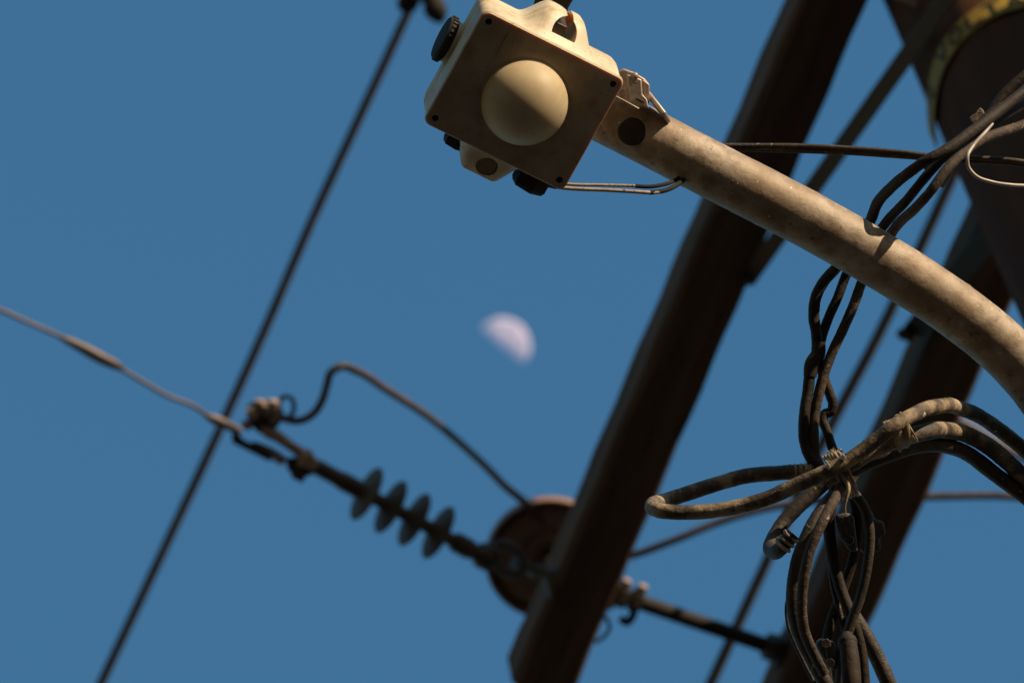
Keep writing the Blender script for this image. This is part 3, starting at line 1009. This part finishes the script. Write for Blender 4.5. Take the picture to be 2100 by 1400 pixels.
lc = cable('looped_cable', [(1668, 967, 4.575), (1640, 967, 4.575), (1593, 970, 4.57), (1529, 976, 4.565), (1483, 988, 4.56), (1414, 1010, 4.55), (1370, 1024, 4.54), (1345, 1031, 4.52), (1338, 1036, 4.50), (1340, 1042, 4.485), (1356, 1047, 4.475), (1414, 1050, 4.47),
                       (1506, 1040, 4.465), (1574, 1021, 4.46), (1643, 990, 4.455), (1698, 966, 4.45), (1748, 938, 4.45), (1794, 904, 4.45), (1839, 871, 4.45), (1885, 844, 4.47), (1931, 832, 4.505), (1965, 836, 4.56),
                       (2013, 856, 4.59), (2059, 888, 4.605), (2110, 930, 4.61), (2180, 1000, 4.615)] + to_pole((2180, 1000, 4.615), 0.5, 5.35), 31, 'cable_dirty', 'thick pale flaking cable bent back in a long hairpin loop to the left', wob=.025, seg=20)
pts, rr = [], []
for i in range(17):
    t = i / 16
    pts.append(tuple(PD(1618 + 46 * t, 968.5 - 1.5 * t, 4.575)))
    rr.append((31 + (3.5 if i % 4 in (0, 1) else -1.5) + 3 * t) * 4.575 / FPX / 2)
tube_w('end_cap', pts, .006, 'tape', lc, radii=rr, seg=24, sub=2)

cable('bundled_cable', [(1690, 985, 4.475), (1740, 953, 4.475), (1803, 917, 4.48), (1862, 895, 4.48), (1905, 884, 4.495), (1940, 882, 4.545), (1986, 892, 4.575), (2031, 917, 4.59), (2077, 957, 4.6), (2115, 995, 4.605), (2180, 1070, 4.61)] + to_pole((2180, 1070, 4.61), 0.3, 5.3), 35, 'cable_dirty',
      'middle of the three thick cables arching to the right edge, tan end near the tape', wob=.02, seg=20)
cable('bundled_cable', [(1700, 998, 4.51), (1753, 960, 4.51), (1826, 930, 4.51), (1885, 913, 4.53), (1940, 914, 4.56), (1986, 931, 4.585), (2041, 972, 4.60), (2110, 1024, 4.61), (2180, 1085, 4.62)] + to_pole((2180, 1085, 4.62), 0.1, 5.25), 32, 'cable_dark',
      'lowest of the three thick cables arching to the right edge', wob=.02, seg=20)
cable('bundled_cable', [(1725, 1004, 4.525), (1711, 1016, 4.52), (1689, 1043, 4.51), (1661, 1089, 4.50), (1640, 1139, 4.495), (1629, 1194, 4.49), (1628, 1245, 4.49), (1638, 1292, 4.49), (1660, 1340, 4.49), (1690, 1395, 4.49), (1740, 1480, 4.5)] + to_pole((1740, 1480, 4.5), -0.1, 5.0), 31, 'cable_dark',
      'thick dark cable bowing left as it drops to the bottom edge', wob=.02, seg=20)
cable('bundled_cable', [(1730, 990, 4.47), (1708, 1030, 4.44), (1684, 1075, 4.428), (1661, 1130, 4.424), (1648, 1190, 4.424), (1644, 1250, 4.428), (1650, 1295, 4.434), (1664, 1330, 4.44), (1690, 1380, 4.45)], 22, 'cable_rust',
      'added thin rusty cable standing in for the sunlit edge of the bowed dark cable', wob=.04, seg=16)  # extra strand added to draw the lit edge of the bowed cable
cable('bundled_cable', [(1722, 985, 4.53), (1748, 1008, 4.53), (1771, 1038, 4.53), (1783, 1085, 4.53), (1780, 1149, 4.53), (1766, 1217, 4.53), (1745, 1277, 4.53), (1730, 1330, 4.53), (1722, 1400, 4.53)], 21, 'cable_dark',
      'dark cable curving on the right of the grey connectors')
cable('bundled_cable', [(1745, 1255, 4.56), (1771, 1297, 4.56), (1796, 1342, 4.56), (1823, 1402, 4.56), (1860, 1500, 4.57)] + to_pole((1860, 1500, 4.57), -0.5, 5.05), 33, 'cable_dark', 'short thick black cable at the bottom edge against the sky')
hc = cable('hooked_cable', [(1706, 976, 4.54), (1679, 1000, 4.54), (1638, 1037, 4.535), (1604, 1075, 4.53), (1584, 1108, 4.52), (1580, 1124, 4.505), (1588, 1132, 4.49), (1601, 1124, 4.475), (1616, 1107, 4.47), (1627, 1094, 4.47)], 31, 'cable_dark',
      'dark cable stub hooked back on itself with a ribbed capped end', wob=.02, seg=20)
for i, (x, y) in enumerate(((1606, 1119), (1614, 1109), (1622, 1099))):
    ring('rib', PD(x, y, 4.471), PD(1627, 1094, 4.47) - PD(1606, 1119, 4.472), .0062, .0014, 'lead', hc, seg=28, ms=8)
cable('bundled_cable', [(1712, 1000, 4.545), (1700, 1060, 4.55), (1706, 1130, 4.555), (1722, 1200, 4.555), (1748, 1270, 4.55), (1765, 1330, 4.55), (1775, 1420, 4.55)] + to_pole((1775, 1420, 4.55), -0.3, 4.95), 24, 'cable_black',
      'black cable hanging in the shade behind the grey connectors')
cable('bundled_cable', [(1750, 1015, 4.55), (1760, 1070, 4.56), (1748, 1150, 4.565), (1722, 1225, 4.565), (1700, 1290, 4.56), (1694, 1350, 4.55), (1705, 1430, 4.55)] + to_pole((1705, 1430, 4.55), -0.4, 4.9), 22, 'cable_black',
      'black cable crossing left in the shade above the bottom clamp')
cable('thin_cable', [(1634, 1190, 4.51), (1614, 1235, 4.505), (1616, 1280, 4.5), (1638, 1336, 4.5), (1668, 1395, 4.5), (1700, 1450, 4.5)], 8, 'cable_dark', 'thin black wire at the bottom left of the tangle')
cable('thin_cable', [(1712, 1030, 4.56), (1700, 1095, 4.56), (1702, 1150, 4.56), (1708, 1200, 4.56), (1722, 1255, 4.56), (1734, 1300, 4.56)], 12, 'cable_dark', 'thin grey wire in the shade between the connectors')
cable('service_cable', [(1440, 300, 4.605), (1484, 299, 4.605), (1540, 299, 4.605), (1647, 300, 4.603), (1733, 304, 4.600), (1850, 313, 4.595), (1900, 319, 4.593), (2000, 324, 4.590), (2110, 334, 4.588)] + to_pole((2110, 334, 4.588), 0.2, 6.0), 11, 'cable_dark',
      'upper thin dark cable running level from the lamp arm to the right edge')
cable('service_cable', [(1440, 306, 4.606), (1500, 306, 4.606), (1620, 309, 4.604), (1733, 313, 4.601), (1850, 321, 4.596), (1950, 329, 4.593), (2110, 341, 4.589)] + to_pole((2110, 341, 4.589), 0, 5.95), 10, 'cable_rust',
      'lower thin cable running level from the lamp arm to the right edge')
tag(tube_px('loop_wire', [(2036, 254, 4.500, 5), (2020, 272, 4.490), (1996, 299, 4.480), (1984, 325, 4.470), (1986, 342, 4.470), (1999, 359, 4.470), (2033, 373, 4.475), (2070, 379, 4.480), (2110, 381, 4.490)], 7.5, 'thin_white'),
    'thin pale wire curling in a half loop in front of the dark pole', 'wire')
for i, (p, th) in enumerate((([(1895, 345, 4.620), (1935, 322, 4.620), (1985, 285, 4.625), (2040, 230, 4.633), (2120, 195, 4.640)], 24),
                             ([(1925, 380, 4.628), (1955, 335, 4.628), (2010, 268, 4.633), (2055, 200, 4.640), (2120, 140, 4.647)], 22))):
    cable('upper_cable', p, th, 'cable_black', ('dark cable in shade climbing to the right edge above the pale wire loop', 'dark cable in shade climbing most steeply in front of the pole')[i])
tag(prism_px('tape_scrap', [(1990, 240), (2002, 232), (2010, 220), (2018, 228), (2020, 242), (2008, 250), (1996, 250)], 4.66, 4.668, 'tape', None, .0008),
    'small torn scrap of tape on the dark cables before the pole', 'tape')

# ties
tie = empty('cable_tie', PD(1735, 985, 4.45), 'frayed tape tie knotted round the cables with a hanging sunlit tail', 'tie')


def wrap(name, c, axis, a_r, b_r, adir, n, pitch, rmin, mat, parent):
    e1 = (V(adir) - V(axis) * V(adir).dot(V(axis))).normalized()
    e2 = V(axis).cross(e1).normalized()
    pts = []
    N2 = 26 * n
    for i in range(N2 + 1):
        a = 2 * math.pi * i / 26
        j = 1 + .06 * math.sin(i * 1.9)
        pts.append(tuple(V(c) + e1 * math.cos(a) * a_r * j + e2 * math.sin(a) * b_r * j + V(axis) * (pitch * i / 26 - pitch * n / 2)))
    return tube_w(name, pts, rmin, mat, parent, seg=8)


axb = (PD(1794, 904, 4.46) - PD(1698, 966, 4.46)).normalized()
wrap('strip', PD(1722, 966, 4.488), axb, .0165, .030, U, 5, .0022, .0013, 'tape', tie)
wrap('strip', PD(1733, 972, 4.488), (axb + R * .5).normalized(), .0185, .034, U, 3, .0028, .0012, 'tape', tie)
tube_px('tail', [(1738, 985, 4.447, 8), (1740, 1003, 4.445, 9), (1736, 1022, 4.444, 6), (1733, 1040, 4.444, 4), (1733, 1051, 4.445, 5)], 6, 'tape', tie)
prism_px('loose_end', [(1746, 975), (1762, 978), (1754, 988)], 4.445, 4.447, 'tape', tie, 0)
prism_px('loose_end', [(1692, 958), (1699, 949), (1704, 957), (1700, 963)], 4.44, 4.446, 'thin_white', tie, .0005)
prism_px('loose_end', [(1723, 940), (1729, 930), (1735, 937), (1731, 946)], 4.44, 4.446, 'thin_white', tie, .0005)
tp = empty('tape_wrap', PD(1845, 885, 4.46), 'tan tape wrapped round two thick cables where they part', 'tape')
axt = (PD(1870, 868, 4.46) - PD(1815, 900, 4.46)).normalized()
et1 = (U - axt * U.dot(axt)).normalized(); et2 = axt.cross(et1)
vs, fs = [], []
SG, NL = 40, 9
for i in range(NL):
    t = i / (NL - 1) - .5
    for k in range(SG):
        a = 2 * math.pi * k / SG
        rr = 1 + .05 * math.sin(3 * a + i * 1.3) + .03 * math.sin(i * 2.2)
        vs.append(PD(1846, 886, 4.464) + axt * (t * .015 + .002 * math.sin(a * 2)) + et1 * math.cos(a) * .0130 * rr + et2 * math.sin(a) * .0165 * rr)
for i in range(NL - 1):
    for k in range(SG):
        fs.append((i * SG + k, i * SG + (k + 1) % SG, (i + 1) * SG + (k + 1) % SG, (i + 1) * SG + k))
mesh_obj('wrap', vs, fs, 'tape', tp, True)
for s in (-.0075, .0078):
    ring('edge', PD(1846, 886, 4.464) + axt * s, axt, .0150, .0009, 'tape', tp, .88, dirx=et1, ms=6)

# connectors in the shade under the tie
for i, (poly, d, lab) in enumerate((([(1713, 1055), (1738, 1050), (1752, 1058), (1760, 1132), (1742, 1128), (1722, 1098)], 4.545, 'grey metal cable connector with two bolts, under the tape tail'),
                                    ([(1752, 1048), (1788, 1046), (1796, 1066), (1812, 1068), (1818, 1096), (1806, 1100), (1806, 1130), (1768, 1134), (1758, 1110)], 4.58, 'dull metal cable connector behind the right hand cable'),
                                    ([(1672, 1318), (1684, 1309), (1712, 1316), (1722, 1340), (1718, 1378), (1700, 1366), (1684, 1344)], 4.53, 'grey clamp at the bottom edge of the tangle'))):
    xs = [p[0] for p in poly]; ys = [p[1] for p in poly]
    cx, cy = sum(xs) / len(xs), sum(ys) / len(ys)
    cn = empty('cable_connector', PD(cx, cy, d), lab, 'connector')
    prism_px('body', poly, d, d + .014, 'connector', cn, .0025)
    for q in (-1, 1):
        bx_, by_ = cx + q * 4, cy + q * 20
        hexa('bolt', PD(bx_, by_, d - .004), PD(bx_, by_, d + .004), .0042, 'steel', cn)
    bar('groove', PD(cx - 8, cy - 26, d - .0006), PD(cx + 4, cy + 26, d - .0006), .0022, .003, 'steel', cn)
bo_ = empty('rubber_boot', PD(1742, 1345, 4.5), 'round black rubber boot on the cable joint at the bottom edge', 'boot')
tube_px('shell', [(1736, 1300, 4.51, 22), (1738, 1314, 4.505, 34), (1742, 1340, 4.5, 38), (1745, 1375, 4.495, 40), (1748, 1420, 4.49, 38), (1750, 1460, 4.49, 34)], 36, 'cable_black', bo_, seg=24, lump=.05)
tube_px('lip', [(1737, 1308, 4.507, 36), (1738, 1316, 4.505, 41), (1739, 1324, 4.503, 37)], 40, 'cable_black', bo_, seg=24)
